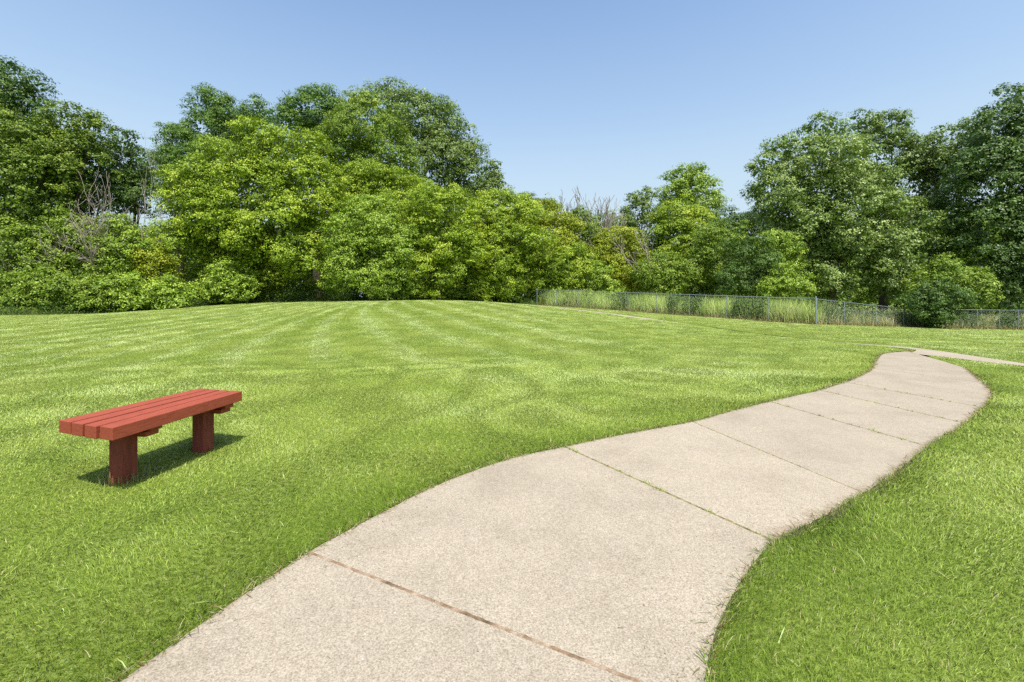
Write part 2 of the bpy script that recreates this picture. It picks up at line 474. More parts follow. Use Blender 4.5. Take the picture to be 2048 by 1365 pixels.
def blades(x, y, z, h, w, ang, lean, curl, col, seg2):
    """bent grass blades; seg2 -> quad + tip triangle, else a triangle"""
    n = len(x)
    dirx, diry = np.cos(ang), np.sin(ang)
    yaw = rng.uniform(0, math.pi, n)
    wx, wy = np.cos(yaw) * w * .5, np.sin(yaw) * w * .5
    base = np.stack([x, y, z], 1)
    s1 = np.sin(lean); c1 = np.cos(lean)
    if seg2:
        mid = base + np.stack([dirx * s1 * h * .55, diry * s1 * h * .55, c1 * h * .55], 1)
        l2 = lean + curl
        tip = mid + np.stack([dirx * np.sin(l2) * h * .5, diry * np.sin(l2) * h * .5, np.cos(l2) * h * .5], 1)
        W = np.stack([wx, wy, np.zeros(n)], 1)
        v = np.stack([base - W, base + W, mid + W * .8, mid - W * .8, tip], 1).reshape(-1, 3)
        i = np.arange(n)[:, None] * 5
        lp = np.concatenate([i + np.array([[0, 1, 2, 3]]), i + np.array([[3, 2, 4]])], 1).ravel()
        sz = np.tile([4, 3], n)
        k = 5
        shade = np.array([.72, .72, 1.0, 1.0, 1.1])
    else:
        l2 = lean + curl * .5
        tip = base + np.stack([dirx * np.sin(l2) * h, diry * np.sin(l2) * h, np.cos(l2) * h], 1)
        W = np.stack([wx, wy, np.zeros(n)], 1)
        v = np.stack([base - W, base + W, tip], 1).reshape(-1, 3)
        lp = np.arange(n * 3); sz = np.full(n, 3); k = 3
    c = np.repeat(col, k, axis=0)
    return v, sz, lp, c

# where the lawn stops: the foot of the woods and the fence
EDGE = np.array([(-75, 26.0), (-42, 26.3), (-30.4, 27.4), (-27.2, 30.0), (-23.4, 33.4), (-20.7, 36.2), (-13, 38.4), (-7.6, 39.8), (-2, 40.6), (2.2, 40.0),
                 (9.9, 31.2), (16.1, 24.1), (19, 26), (22.4, 28), (25.8, 30), (30, 30.4), (34.5, 31), (60, 33)], float)
def lawn_limit(x): return np.interp(x, EDGE[:, 0], EDGE[:, 1])

def lawn_points():
    A, B, r0, r1 = 18000.0, 1.36, 1.2, 46.0
    # radius density ~ r^(1-B) beyond 2.5 m, constant per area inside
    n1 = int(2.2 * .5 * (2.5 ** 2 - r0 ** 2) * A)
    n2 = int(2.2 * A * 2.5 ** B * (r1 ** (2 - B) - 2.5 ** (2 - B)) / (2 - B))
    ra = np.sqrt(rng.uniform(r0 ** 2, 2.5 ** 2, n1))
    u = rng.random(n2)
    rb = (2.5 ** (2 - B) + u * (r1 ** (2 - B) - 2.5 ** (2 - B))) ** (1 / (2 - B))
    r = np.concatenate([ra, rb])
    th = rng.uniform(-1.1, 1.1, len(r))
    x, y = r * np.sin(th), r * np.cos(th)
    keep = (y > -.5) & (y < lawn_limit(x) + .25)
    return x[keep], y[keep], r[keep]

def stripes(x, y):
    """mower passes: sheen of grass laid either way, put into blade colour. returns -1..1"""
    wob = .5 * W2(x * .35, y * .35)
    q = np.clip((-6 - x) / 9, 0, 1); q = q * q * (3 - 2 * q)
    u = .91 * x + .42 * y - .34 * y * q + .3 * wob
    c = np.sin(u * 2 * math.pi / 1.75)
    a = (np.clip((c - .55) / .4, 0, 1) - .45 * np.clip((-c - .2) / .6, 0, 1)) * np.clip(.85 + .3 * W4(x * .8, y * .8), .3, 1.2)
    m1 = np.clip((y - 9 - .18 * x) / 2.0, 0, 1) * np.clip((3.5 - x) / 4, 0, 1)
    v = (y * .96 - x * .22) + 1.6 * wob
    b = np.sin(v * 2 * math.pi / 1.3) * np.clip(.4 + .6 * W4(x, y), 0, 1)
    m2 = np.clip((y - 4) / 5, 0, 1) * (1 - m1)
    return a * m1 * np.clip((x + 24) / 10, .25, 1) + .28 * b * m2, m1

G_DARK = np.array([.10, .168, .008]); G_MID = np.array([.30, .385, .060]); G_LIGHT = np.array([.505, .595, .24]); G_STRAW = np.array([.52, .46, .22])
def build_grass():
    x, y, r = lawn_points()
    onp = inside(MAIN, x, y) | inside(BRANCH, x, y)
    x, y, r = x[~onp], y[~onp], r[~onp]
    cut = (edge_dist(Bc[::3], x, y) < .44) & (y > 12.6) & (y < 25)      # no turf on the sides of the cut
    x, y, r = x[~cut], y[~cut], r[~cut]
    n = len(x)
    de = np.minimum(edge_dist(Lw[::4], x, y), edge_dist(Rw[::4], x, y))
    st, m1 = stripes(x, y)  # stripe sheen goes into colour only; blade lean ignores it
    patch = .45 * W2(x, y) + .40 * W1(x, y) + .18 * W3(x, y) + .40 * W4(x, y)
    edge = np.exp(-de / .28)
    # colour: lush dark by the path and in patches, pale where clippings dry and where stripe sheen is painted in
    light = .52 + .19 * patch + .66 * st - .35 * np.clip((5.2 - r) / 2.8, 0, 1) - .42 * edge + .10 * np.clip((y - 4) / 6, 0, 1) - .12 * np.clip((-2.2 - x) / 1.5, 0, 1) * np.clip((4.4 - y) / 1.5, 0, 1) - .05 * np.clip((x - 3) / 2, 0, 1) * np.clip((6 - y) / 2, 0, 1)  # nearest turf darkened too: lens falloff put into the colour
    light = np.clip(light + rng.normal(0, 1, n) * np.interp(r, [3, 12], [.20, .14]), 0, 1)
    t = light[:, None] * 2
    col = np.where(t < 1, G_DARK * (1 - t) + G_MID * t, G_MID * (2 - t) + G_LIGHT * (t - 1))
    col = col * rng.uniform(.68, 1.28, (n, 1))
    straw = rng.random(n) < (.012 + .05 * (de < .05) + .02 * (patch > .5))
    col[straw] = G_STRAW * rng.uniform(.6, 1.1, (straw.sum(), 1))
    h = np.clip(.027 + .004 * patch + .014 * edge, .02, .09) * rng.uniform(.6, 1.35, n)
    w = .0024 * np.maximum(r / 2.5, .8) ** .87 * rng.uniform(.7, 1.3, n)
    h = h * np.interp(r, [0, 12, 45], [1, 1, 1.05])
    flow = 3.2 * WA(x, y) + 1.5 * WB(x, y)
    ang = flow + rng.normal(0, 1.1, n)
    lean = np.abs(rng.normal(.70, .34, n))
    curl = rng.uniform(.1, .9, n)
    z = ground(x, y) - .003
    # worn ring round the bench posts is left to shorter, greyer blades
    near = r < 9
    out = []
    for mask, seg2 in ((near, True), (~near, False)):
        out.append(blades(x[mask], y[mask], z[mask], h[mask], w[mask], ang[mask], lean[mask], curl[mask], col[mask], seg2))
    # a few long stray blades, and tufts in the joints
    k = 520
    rr = rng.uniform(1.4, 8, k); th = rng.uniform(-1.0, 1.0, k)
    sx, sy = rr * np.sin(th), rr * np.cos(th)
    ok = ~(inside(MAIN, sx, sy) | inside(BRANCH, sx, sy)); sx, sy = sx[ok], sy[ok]; k = len(sx)
    out.append(blades(sx, sy, ground(sx, sy), rng.uniform(.05, .085, k), rng.uniform(.0025, .005, k), rng.uniform(0, 6.28, k), rng.uniform(.7, 1.35, k),
                      rng.uniform(.2, .6, k), np.where(rng.random((k, 1)) < .3, G_STRAW * .9, G_LIGHT) * rng.uniform(.7, 1.1, (k, 1)), True))
    jx, jy = [], []
    for kk in (2, 4, 5, 6):
        a, b = JW[kk]
        for _ in range(26):
            t0 = random.random()
            m = random.randint(2, 9)
            c = a * (1 - t0) + b * t0
            jx += list(c[0] + rng.normal(0, .010, m)); jy += list(c[1] + rng.normal(0, .006, m))
    jx, jy = np.array(jx), np.array(jy); k = len(jx)
    out.append(blades(jx, jy, ground(jx, jy) - .006, rng.uniform(.012, .04, k), rng.uniform(.003, .006, k), rng.uniform(0, 6.28, k), rng.uniform(.3, 1.2, k),
                      rng.uniform(.1, .6, k), G_MID * rng.uniform(.5, 1.2, (k, 1)), True))
    # dry thatch along the cut edges of the path
    ex, ey = [], []
    for line in (Lw, Rw):
        d = np.linalg.norm(np.diff(line, axis=0), axis=1)
        for i in range(len(line) - 1):
            m = rng.poisson(d[i] * 120)
            if m == 0 or line[i, 1] < -.3: continue
            tt = rng.random(m)[:, None]
            p = line[i] * (1 - tt) + line[i + 1] * tt + rng.normal(0, .016, (m, 2))
            ex += list(p[:, 0]); ey += list(p[:, 1])
    ex, ey = np.array(ex), np.array(ey); k = len(ex)
    cc = np.where(rng.random((k, 1)) < .55, G_STRAW * .62, np.where(rng.random((k, 1)) < .5, G_DARK * 1.1, np.array([.17, .09, .04])))
    out.append(blades(ex, ey, ground(ex, ey) + .002, rng.uniform(.025, .07, k), rng.uniform(.003, .006, k) * np.maximum(1, ey / 3.5), rng.uniform(0, 6.28, k), rng.uniform(.9, 1.5, k),
                      rng.uniform(0, .3, k), cc * rng.uniform(.7, 1.2, (k, 1)), True))
    px_, py_ = [], []
    for cx, cy in ((-2.72, 3.22), (-2.66, 3.94)):
        m = 260; a_ = rng.uniform(0, 6.28, m); d_ = .075 + np.abs(rng.normal(0, .045, m))
        px_ += list(cx + d_ * np.cos(a_)); py_ += list(cy + d_ * np.sin(a_))
    px_, py_ = np.array(px_), np.array(py_); k = len(px_)
    out.append(blades(px_, py_, ground(px_, py_), rng.uniform(.045, .115, k), rng.uniform(.003, .005, k), rng.uniform(0, 6.28, k), np.abs(rng.normal(.3, .25, k)),
                      rng.uniform(.1, .8, k), np.where(rng.random((k, 1)) < .3, np.array([.26, .27, .15]), G_MID * .8) * rng.uniform(.6, 1.1, (k, 1)), True))
    k = 9000
    tl = rng.uniform(0, 1, k); i_ = rng.integers(0, len(Lw) - 1, k); side = rng.random(k) < .5
    e_ = np.where(side[:, None], Lw[i_], Rw[np.clip(i_, 0, len(Rw) - 1)])
    o_ = np.where(side[:, None], Rw[np.clip(i_, 0, len(Rw) - 1)] - Lw[i_], Lw[i_] - Rw[np.clip(i_, 0, len(Rw) - 1)])
    c_ = e_ + o_ / np.maximum(np.linalg.norm(o_, axis=1), .1)[:, None] * (rng.exponential(.10, k) + .01)[:, None] + rng.normal(0, .06, (k, 2))
    ok = inside(MAIN, c_[:, 0], c_[:, 1]) & (rng.random(k) < .22); c_ = c_[ok]; k = len(c_)
    out.append(blades(c_[:, 0], c_[:, 1], ground(c_[:, 0], c_[:, 1]) - .001, rng.uniform(.006, .024, k), rng.uniform(.0015, .003, k), rng.uniform(0, 6.28, k), rng.uniform(1.35, 1.5, k),
                      rng.uniform(0, .1, k), np.where(rng.random((k, 1)) < .6, G_STRAW * .7, np.array([.12, .13, .04])) * rng.uniform(.6, 1.1, (k, 1)), True))
    V, SZ, LP, C, off = [], [], [], [], 0
    for v, sz, lp, c in out:
        V.append(v); SZ.append(sz); LP.append(lp + off); C.append(c); off += len(v)
    me = np_mesh('lawn_grass', np.concatenate(V), np.concatenate(SZ), np.concatenate(LP), np.concatenate(C))
    tag(link('lawn_grass', me, M_GRASS), 'short mown grass of the lawn, pale and dark in mower stripes', 'grass', kind='stuff')
build_grass()

# ------------------------------------------------------------------ foliage
def unit(v): return v / np.maximum(np.linalg.norm(v, axis=1), 1e-9)[:, None]

def leaves(pos, nrm, size, col, aspect=.62, droop=.25):
    """rhombic leaves folded a little; pos (N,3), nrm (N,3), size (N,)"""
    n = len(pos)
    r = unit(rng.normal(size=(n, 3)))
    t = unit(np.cross(nrm, r)); t[:, 2] -= droop; t = unit(t)
    b = unit(np.cross(nrm, t))
    L = size[:, None]; W = L * aspect * rng.uniform(.75, 1.2, (n, 1))
    p0 = pos - t * L * .5
    p1 = pos + b * W * .5 - nrm * L * .06
    p2 = pos + t * L * .5 - nrm * L * .12
    p3 = pos - b * W * .5 - nrm * L * .06
    v = np.stack([p0, p1, p2, p3], 1).reshape(-1, 3)
    c = np.repeat(col, 4, axis=0)
    return v, c

def tubes(name, strands, mat, parent, sides=5):
    V, LP, off = [], [], 0
    for pts, rad in strands:
        p = np.array(pts, float); rad = np.array(rad, float); n = len(p)
        if n < 2: continue
        tg = np.gradient(p, axis=0); tg = unit(tg)
        ref = np.where(np.abs(tg[:, 2:3]) > .9, np.array([[1., 0, 0]]), np.array([[0, 0, 1.]]))
        a = unit(np.cross(tg, ref)); b = np.cross(tg, a)
        th = np.arange(sides) * 2 * math.pi / sides
        ring = p[:, None] + rad[:, None, None] * (np.cos(th)[None, :, None] * a[:, None] + np.sin(th)[None, :, None] * b[:, None])
        V.append(ring.reshape(-1, 3))
        i = np.arange(n - 1)[:, None] * sides; j = np.arange(sides)[None]
        q = np.stack([i + j, i + (j + 1) % sides, i + sides + (j + 1) % sides, i + sides + j], -1).reshape(-1, 4) + off
        LP.append(q.ravel()); off += n * sides
    lp = np.concatenate(LP)
    me = np_mesh(name, np.concatenate(V), np.full(len(lp) // 4, 4), lp, smooth=True)
    return link(name, me, mat, parent)

def wander(a, b, n, amp, r0, r1, sag=0):
    t = np.linspace(0, 1, n)[:, None]
    p = np.array(a) * (1 - t) + np.array(b) * t
    p = p + np.cumsum(rng.normal(0, amp, (n, 3)), 0) * np.sin(t * math.pi)
    p[:, 2] += sag * np.sin(t[:, 0] * math.pi)
    return p, np.linspace(r0, r1, n)

PAL = {  # dark, mid, tip
    'maple':  ((.130, .212, .012), (.278, .390, .022), (.49, .545, .05)),
    'yellow': ((.16, .21, .012), (.31, .37, .018), (.50, .49, .04)),
    'bright': ((.130, .220, .014), (.260, .380, .034), (.44, .53, .08)),
    'green':  ((.095, .165, .012), (.190, .285, .024), (.34, .42, .055)),
    'locust': ((.062, .130, .014), (.122, .220, .026), (.21, .32, .05)),
    'dark':   ((.046, .095, .013), (.092, .165, .024), (.17, .26, .05)),
    'olive':  ((.075, .135, .012), (.155, .235, .020), (.31, .35, .03)),
    'cotton': ((.092, .155, .024), (.175, .255, .044), (.33, .40, .11)),
    'silver': ((.105, .175, .026), (.205, .295, .050), (.40, .47, .15)),
}

def crown(lobes, Y, pal, leaf, clump, dens, gaps, up, parent, mat, gz):
    """lobes: (px, py, rx, ry[, dy]) as seen in the photograph, at depth Y"""
    d, m_, tp = [np.array(c) for c in PAL[pal]]
    cen, rad = [], []
    for l in lobes:
        px, py, rx, ry = l[:4]; dy = l[4] if len(l) > 4 else 0.0
        yy = Y + dy
        cen.append(P3(px, py, yy)); rx_, rz_ = rx / F * yy, ry / F * yy
        rad.append((rx_, min(.5 * (rx_ + rz_), rx_ * 1.1), rz_))
    cen, rad = np.array(cen), np.array(rad)
    CL, CD, CK, CORE = [], [], [], []
    for k in range(len(cen)):
        a, b, c = rad[k]
        R_ = (a * b * c) ** (1 / 3)
        area = 4 * math.pi * (((a * b) ** 1.6 + (a * c) ** 1.6 + (b * c) ** 1.6) / 3) ** (1 / 1.6)
        br = float(np.clip(.34 * R_, clump * 1.1, clump * 2.3))       # a bough
        nb = max(5, int(area / (math.pi * br ** 2) * 1.15 * dens))
        u = unit(rng.normal(size=(nb * 3, 3)))
        # spread them: drop the ones that crowd an earlier bough
        sel = []
        for i in range(len(u)):
            if all(((u[i] - u[j]) * rad[k] / br) @ ((u[i] - u[j]) * rad[k] / br) > 1.45 for j in sel): sel.append(i)
            if len(sel) >= nb: break
        u = u[sel]; nb = len(u)
        keep = ~((u[:, 1] > .3) & (rng.random(nb) < .4)) & ~((u[:, 2] < -.6) & (rng.random(nb) < .35)) & (rng.random(nb) > gaps)
        bc = cen[k] + u * rad[k] * np.clip(rng.normal(.82, .13, nb), .45, 1.08)[:, None]
        for j in range(len(cen)):
            if j != k: keep &= ~((np.sqrt((((bc - cen[j]) / rad[j]) ** 2).sum(1)) < .6) & (rng.random(nb) < .7))
        for q, d_ in zip(bc[keep], unit(u[keep] / rad[k])):
            brr = br * rng.uniform(.65, 1.3)
            m = max(5, int(4.2 * (brr / clump) ** 2 * 1.9))
            ax = d_ * .75 + np.array([0, 0, up]) + rng.normal(0, .2, 3); ax /= np.linalg.norm(ax)
            v = unit(rng.normal(size=(m, 3)))
            dt = (v @ ax)[:, None]
            v = np.where(dt < -.12, v - 2 * dt * ax, v)
            mc = int(6.5 * (brr / (leaf * 2.1)) ** 2) + 4
            CORE.append(q + unit(rng.normal(size=(mc, 3))) * (brr * .74 * rng.random(mc) ** .4)[:, None])
            rr = np.where(rng.random(m) < .15, rng.uniform(.5, .9, m), rng.normal(.95, .10, m)) + (rng.random(m) < .08) * rng.uniform(.1, .5, m)
            CL.append(q + v * (brr * rr)[:, None] * np.array([1.05, 1.05, .85])); CD.append(unit(v * .7 + d_ * .5)); CK.append(np.full(m, rng.normal(0, .13)))
    btone = np.concatenate(CK)
    p = np.concatenate(CL); od = np.concatenate(CD)
    g = ground(p[:, 0], p[:, 1])
    ok = p[:, 2] > g + .12
    p, od, btone = p[ok], od[ok], btone[ok]
    n = len(p)
    leaf = leaf * .86
    cr = clump * .78 * rng.uniform(.5, 1.3, n)
    per = np.maximum(5, (2.0 * cr ** 2 / (leaf ** 2 * .62) * .8)).astype(int)
    idx = np.repeat(np.arange(n), per)
    N_ = len(idx)
    # each clump is a spray: a dome opening outwards and upwards, twigs hanging at the rim
    ax = unit(od * .8 + np.array([0, 0, up]) + rng.normal(0, .25, (n, 3)))
    v = unit(rng.normal(size=(N_, 3)))
    A = ax[idx]
    dot = (v * A).sum(1, keepdims=True)
    v = np.where(dot < -.15, v - 2 * dot * A * .85, v)
    rr = rng.random(N_) ** .45
    pos = p[idx] + v * (cr[idx] * rr)[:, None] * np.array([1.12, 1.12, .62])
    nrm = unit(v * .45 + A * .75 + rng.normal(0, .30, (N_, 3)) + np.array([0, 0, .2]))
    tone = np.repeat(rng.normal(0, .10, n) + btone, per) + rng.normal(0, .16, N_)
    # the youngest, palest leaves sit at the tips of the sprays
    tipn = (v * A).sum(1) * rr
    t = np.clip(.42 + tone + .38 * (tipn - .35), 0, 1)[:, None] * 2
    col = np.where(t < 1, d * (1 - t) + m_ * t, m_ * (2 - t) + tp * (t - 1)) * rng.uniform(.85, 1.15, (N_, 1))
    size = leaf * rng.uniform(.6, 1.3, N_)
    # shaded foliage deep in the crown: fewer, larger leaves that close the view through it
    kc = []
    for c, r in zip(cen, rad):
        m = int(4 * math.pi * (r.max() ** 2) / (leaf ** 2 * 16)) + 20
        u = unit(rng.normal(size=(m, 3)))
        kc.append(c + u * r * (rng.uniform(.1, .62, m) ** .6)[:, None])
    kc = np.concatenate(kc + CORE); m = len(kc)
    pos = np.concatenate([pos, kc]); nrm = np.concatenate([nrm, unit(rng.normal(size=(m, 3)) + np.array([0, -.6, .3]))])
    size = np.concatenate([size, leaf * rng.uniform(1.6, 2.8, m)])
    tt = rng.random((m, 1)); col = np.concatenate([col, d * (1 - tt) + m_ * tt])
    okk = pos[:, 2] > ground(pos[:, 0], pos[:, 1]) + .02
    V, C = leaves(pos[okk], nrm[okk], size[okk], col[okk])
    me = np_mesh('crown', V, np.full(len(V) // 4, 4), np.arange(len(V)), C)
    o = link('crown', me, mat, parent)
    return o, cen, rad, p

NLEAF = 0
def tree(name, label, cat, group, Y, pal, lobes, leaf=.16, clump=.55, dens=1.0, gaps=.12, up=.45, mat=None, base=None, trunk=True, twigs=0):
    global NLEAF
    bx = base if base is not None else sum(l[0] * l[2] for l in lobes) / sum(l[2] for l in lobes)
    X = (bx - 1024) / F * Y
    gz = float(ground(X, Y))
    root = empty(name, (0, 0, 0))
    tag(root, label, cat, group)
    o, cen, rad, cl = crown(lobes, Y, pal, leaf, clump, dens, gaps, up, root, mat or M_LEAF, gz)
    NLEAF += len(o.data.polygons)
    # trunk and limbs up into every lobe, branchlets out to the sprays
    top = cen[np.argmax(cen[:, 2])]
    H = top[2] - gz
    r0 = max(.03, .018 * H)
    st = []
    fork = np.array([X, Y, gz + (.28 * H if trunk else .05)])
    trunk_pts, trunk_r = wander((X, Y, gz - .1), fork, 6, .02 * H * .1, r0 * 1.25, r0)
    st.append((trunk_pts, trunk_r))
    for c, rd in zip(cen, rad):
        end = c + np.array([0, 0, rd[2] * .55])
        lp, lr = wander(fork, end, 9, .05 * np.linalg.norm(end - fork) * .2, r0 * .5, r0 * .08)
        st.append((lp, lr))
        near = cl[np.sqrt((((cl - c) / rd) ** 2).sum(1)) < 1.15]
        if len(near):
            for q in near[rng.choice(len(near), min(len(near), 9), replace=False)]:
                i = int(rng.integers(3, 9))
                st.append(wander(lp[i], q, 5, .03, lr[i] * .4, .006))
    tubes('trunk', st, M_BARK, root)
    # move the pieces so that the thing's origin is at its foot
    root.location = (X, Y, gz)
    for ch in root.children:
        ch.data.transform(__import__('mathutils').Matrix.Translation((-X, -Y, -gz)))
    return root

RMIN = .011
def grow(p, d, length, r, depth, out, spread=.6, n=5, up=.12):
    r = max(r, RMIN * 1.2)
    pts = [np.array(p)]; rr = [r]
    d = np.array(d, float)
    for i in range(n):
        d = d + rng.normal(0, .13, 3) + np.array([0, 0, up * .3]); d /= np.linalg.norm(d)
        pts.append(pts[-1] + d * length / n); rr.append(max(RMIN, r * (1 - .45 * (i + 1) / n)))
    out.append((np.array(pts), np.array(rr)))
    if depth <= 0: return
    for k in range(int(rng.integers(3, 5))):
        i = int(rng.integers(2, n + 1))
        nd = d + rng.normal(0, spread, 3); nd[2] += up; nd /= np.linalg.norm(nd)
        grow(pts[i], nd, length * rng.uniform(.5, .75), rr[i] * .62, depth - 1, out, spread, n, up)

def dead_tree(label, group, px, Y, top, rad, depth, mat, spread=.5, stems=1, up=.25, name='dead_tree', lean=0, frac=.42):
    X = (px - 1024) / F * Y; gz = float(ground(X, Y))
    H = EYE - (top - HZ) / F * Y - gz
    root = empty(name, (X, Y, gz)); tag(root, label, 'dead tree', group)
    st, br = [], []
    for s in range(stems):
        d = np.array([lean + rng.normal(0, .12 if stems == 1 else .35), rng.normal(0, .12), 1.0]); d /= np.linalg.norm(d)
        tmp = []
        grow((0, 0, -.1), d, H * frac, rad * (1 if stems == 1 else .7), depth, tmp, spread, 6, up)
        st.append(tmp[0]); br += tmp[1:]
    # scale so that the highest twig reaches the height it has in the photograph
    zt = max(p[:, 2].max() for p, _ in st + br)
    k = H / zt
    st = [(p * k, r) for p, r in st]; br = [(p * k, r) for p, r in br]
    tubes('trunk', st, mat, root, 6)
    tubes('branch', br, mat, root, 4)
    return root

TG, SG, DG = 'trees along the back of the lawn', 'shrubs along the back of the lawn', 'dead trees in the tree line'
def T(label, *a, **k): return tree('broadleaf_tree', label, 'tree', TG, *a, **k)
def B(label, *a, **k):
    k.setdefault('trunk', False); k.setdefault('clump', .42); k.setdefault('leaf', .13)
    return tree('shrub', label, 'shrub', SG, *a, **k)

# ---- far trees
T('tall dark tree cut off by the left edge of the photo, highest at that end', 37, 'dark', [(-60, 215, 95, 95), (10, 185, 52, 55), (40, 205, 36, 30), (15, 255, 55, 45), (-60, 360, 110, 120)], leaf=.2, clump=.6, gaps=.2, base=-60)
T('olive green tree at the left edge, below the tall dark one', 33, 'olive', [(10, 300, 75, 65), (70, 290, 45, 45), (20, 390, 90, 85), (90, 380, 55, 80)], clump=.5)
T('tree with a browning olive top left of the gap of sky', 35, 'olive', [(135, 248, 40, 42), (190, 262, 32, 34), (110, 300, 55, 50), (150, 330, 60, 60)], gaps=.25, clump=.45)
T('dense dark green tree under the browning olive top', 38, 'dark', [(175, 330, 75, 55), (225, 350, 45, 50), (190, 400, 85, 50), (120, 400, 70, 60)], leaf=.15)
T('slim dark tree beside the bare grey snag, in the gap of sky', 38, 'dark', [(258, 295, 26, 30), (280, 330, 24, 45), (275, 390, 35, 50)], gaps=.3, clump=.4, leaf=.14)
T('low feathery tree at the left foot of the tall feathery one', 50, 'locust', [(345, 285, 30, 30), (375, 300, 42, 45), (335, 320, 28, 24), (370, 370, 60, 70)], gaps=.28, clump=.55, leaf=.15)
T('tall feathery dark green tree rising left of the yellow-green maple', 51, 'locust', [(438, 225, 44, 40), (415, 265, 42, 45), (465, 255, 40, 55), (515, 232, 32, 32), (500, 270, 40, 40), (440, 340, 80, 70)], gaps=.26, clump=.6, leaf=.16)
T('rounded dark green tree behind the top of the yellow-green maple', 47, 'locust', [(630, 222, 62, 42), (595, 255, 40, 45), (665, 255, 45, 50), (640, 310, 70, 60)], gaps=.16, clump=.6, leaf=.17)
T('broad mid-green tree in front of the tall grey-green cottonwood', 44, 'green', [(735, 260, 75, 62), (770, 310, 58, 65), (700, 310, 65, 55), (740, 370, 85, 55)], gaps=.1, clump=.6, leaf=.17)
T('tall domed grey-green cottonwood, highest tree of the middle', 54, 'cotton', [(790, 215, 46, 50), (840, 250, 70, 62), (900, 290, 58, 62), (925, 345, 46, 62), (860, 340, 85, 75), (880, 420, 90, 60)], gaps=.14, clump=.65, leaf=.22, mat=M_GLOSSLEAF, base=850)
T('small loose sapling right of the domed cottonwood', 55, 'cotton', [(988, 345, 15, 28), (995, 375, 24, 26), (975, 390, 26, 30)], gaps=.25, clump=.4, leaf=.2, mat=M_GLOSSLEAF)
T('dark treetop peeping over the scrub right of the sapling', 60, 'dark', [(1050, 405, 32, 16), (1075, 430, 45, 25), (1040, 440, 40, 40)], gaps=.2, clump=.5)
T('bright green tree standing alone above the scrub, right of the middle', 62, 'bright', [(1382, 355, 32, 24), (1350, 380, 32, 32), (1395, 395, 38, 42), (1355, 425, 45, 40)], gaps=.12, clump=.7, leaf=.24, mat=M_GLOSSLEAF)
T('narrow dark tree just left of the lone bright tree', 50, 'cotton', [(1284, 395, 20, 24), (1278, 430, 32, 34), (1295, 470, 40, 50), (1245, 460, 30, 40)], gaps=.2, clump=.5, leaf=.17)
T('dark green crown right of the lone bright tree, under the sky', 52, 'dark', [(1455, 450, 50, 30), (1510, 455, 60, 30), (1430, 490, 60, 50)], gaps=.1, clump=.55)
# ---- the yellow-green maples and scrub of the middle
T('large yellow-green maple, widest tree left of the middle', 36, 'maple', [(520, 295, 52, 48), (570, 320, 70, 55), (455, 345, 75, 60), (385, 395, 62, 60), (620, 375, 60, 60), (530, 400, 90, 65), (430, 460, 105, 70), (575, 480, 90, 70), (370, 500, 55, 65), (535, 530, 60, 42, 1.6), (500, 430, 120, 100, 1.8), (510, 545, 130, 65, 4.0)], leaf=.16, clump=.55, up=.6, base=490)
T('yellow-green tree between the large maple and the cottonwood', 40, 'maple', [(740, 365, 60, 35), (700, 400, 55, 50), (795, 390, 60, 45), (850, 410, 55, 42), (760, 440, 90, 60)], leaf=.15, clump=.5, up=.6)
T('bright green bushy tree with ragged skirt, middle of the left woods', 35, 'bright', [(735, 440, 62, 48), (700, 485, 50, 55), (775, 480, 58, 55), (735, 530, 75, 60), (690, 565, 38, 35), (785, 565, 50, 38)], leaf=.14, clump=.45, gaps=.14)
T('yellow-green tree right of the bushy tree with ragged skirt', 37, 'maple', [(890, 420, 60, 50), (870, 480, 55, 55), (920, 500, 45, 60), (865, 545, 50, 48), (835, 580, 32, 26)], leaf=.14, clump=.45, gaps=.15)
T('yellow-green tree above the left end of the fence', 41, 'maple', [(985, 425, 62, 38), (1040, 435, 50, 42), (960, 470, 45, 50), (1010, 490, 75, 55)], leaf=.15, clump=.5)
B('low spreading yellow-green bush at the left end of the fence', 40.5, 'maple', [(990, 520, 55, 45), (960, 560, 40, 40), (1015, 560, 45, 40), (985, 590, 55, 22)], leaf=.14)
T('yellow tinged scrub tree left of the thin bare tree', 45, 'yellow', [(1085, 435, 50, 32), (1105, 470, 55, 45), (1060, 500, 50, 50)], leaf=.16, clump=.5)
B('mid green bush behind the first fence posts', 43, 'maple', [(1085, 530, 55, 40), (1135, 535, 55, 42), (1105, 565, 60, 30)], leaf=.14)
T('green scrub tree between the two bare trees', 47, 'green', [(1170, 445, 42, 24), (1155, 480, 55, 42), (1195, 500, 40, 45)], leaf=.16, clump=.5)
T('orange tinged yellow bush tree under the branching bare tree', 44, 'yellow', [(1235, 490, 42, 32), (1215, 530, 50, 45), (1265, 540, 45, 45), (1245, 570, 45, 25)], leaf=.15, clump=.45)
B('pale yellow-green bush leaning over the fence rail', 41, 'bright', [(1200, 555, 28, 26), (1215, 580, 26, 18), (1190, 585, 25, 15)], leaf=.14)
T('yellow-green tree under the lone bright tree', 47, 'maple', [(1355, 435, 38, 36), (1390, 465, 55, 40), (1345, 490, 55, 50), (1390, 520, 55, 40)], leaf=.16, clump=.5)
B('dark green bush below the pale broken snag', 41, 'green', [(1310, 545, 42, 35), (1355, 555, 50, 34), (1330, 575, 50, 20)], leaf=.14)
T('mid green tree left of the big silvery cottonwood', 41, 'green', [(1440, 490, 60, 42), (1410, 530, 45, 40), (1465, 545, 50, 42)], leaf=.15, clump=.5)
B('dark olive rounded bush behind the middle of the fence', 37, 'dark', [(1500, 520, 48, 40), (1480, 560, 48, 32), (1530, 560, 45, 32)], leaf=.12)
B('yellow-green bush just left of the fence corner', 35, 'bright', [(1570, 560, 36, 28), (1545, 580, 34, 18), (1595, 580, 32, 18)], leaf=.13)
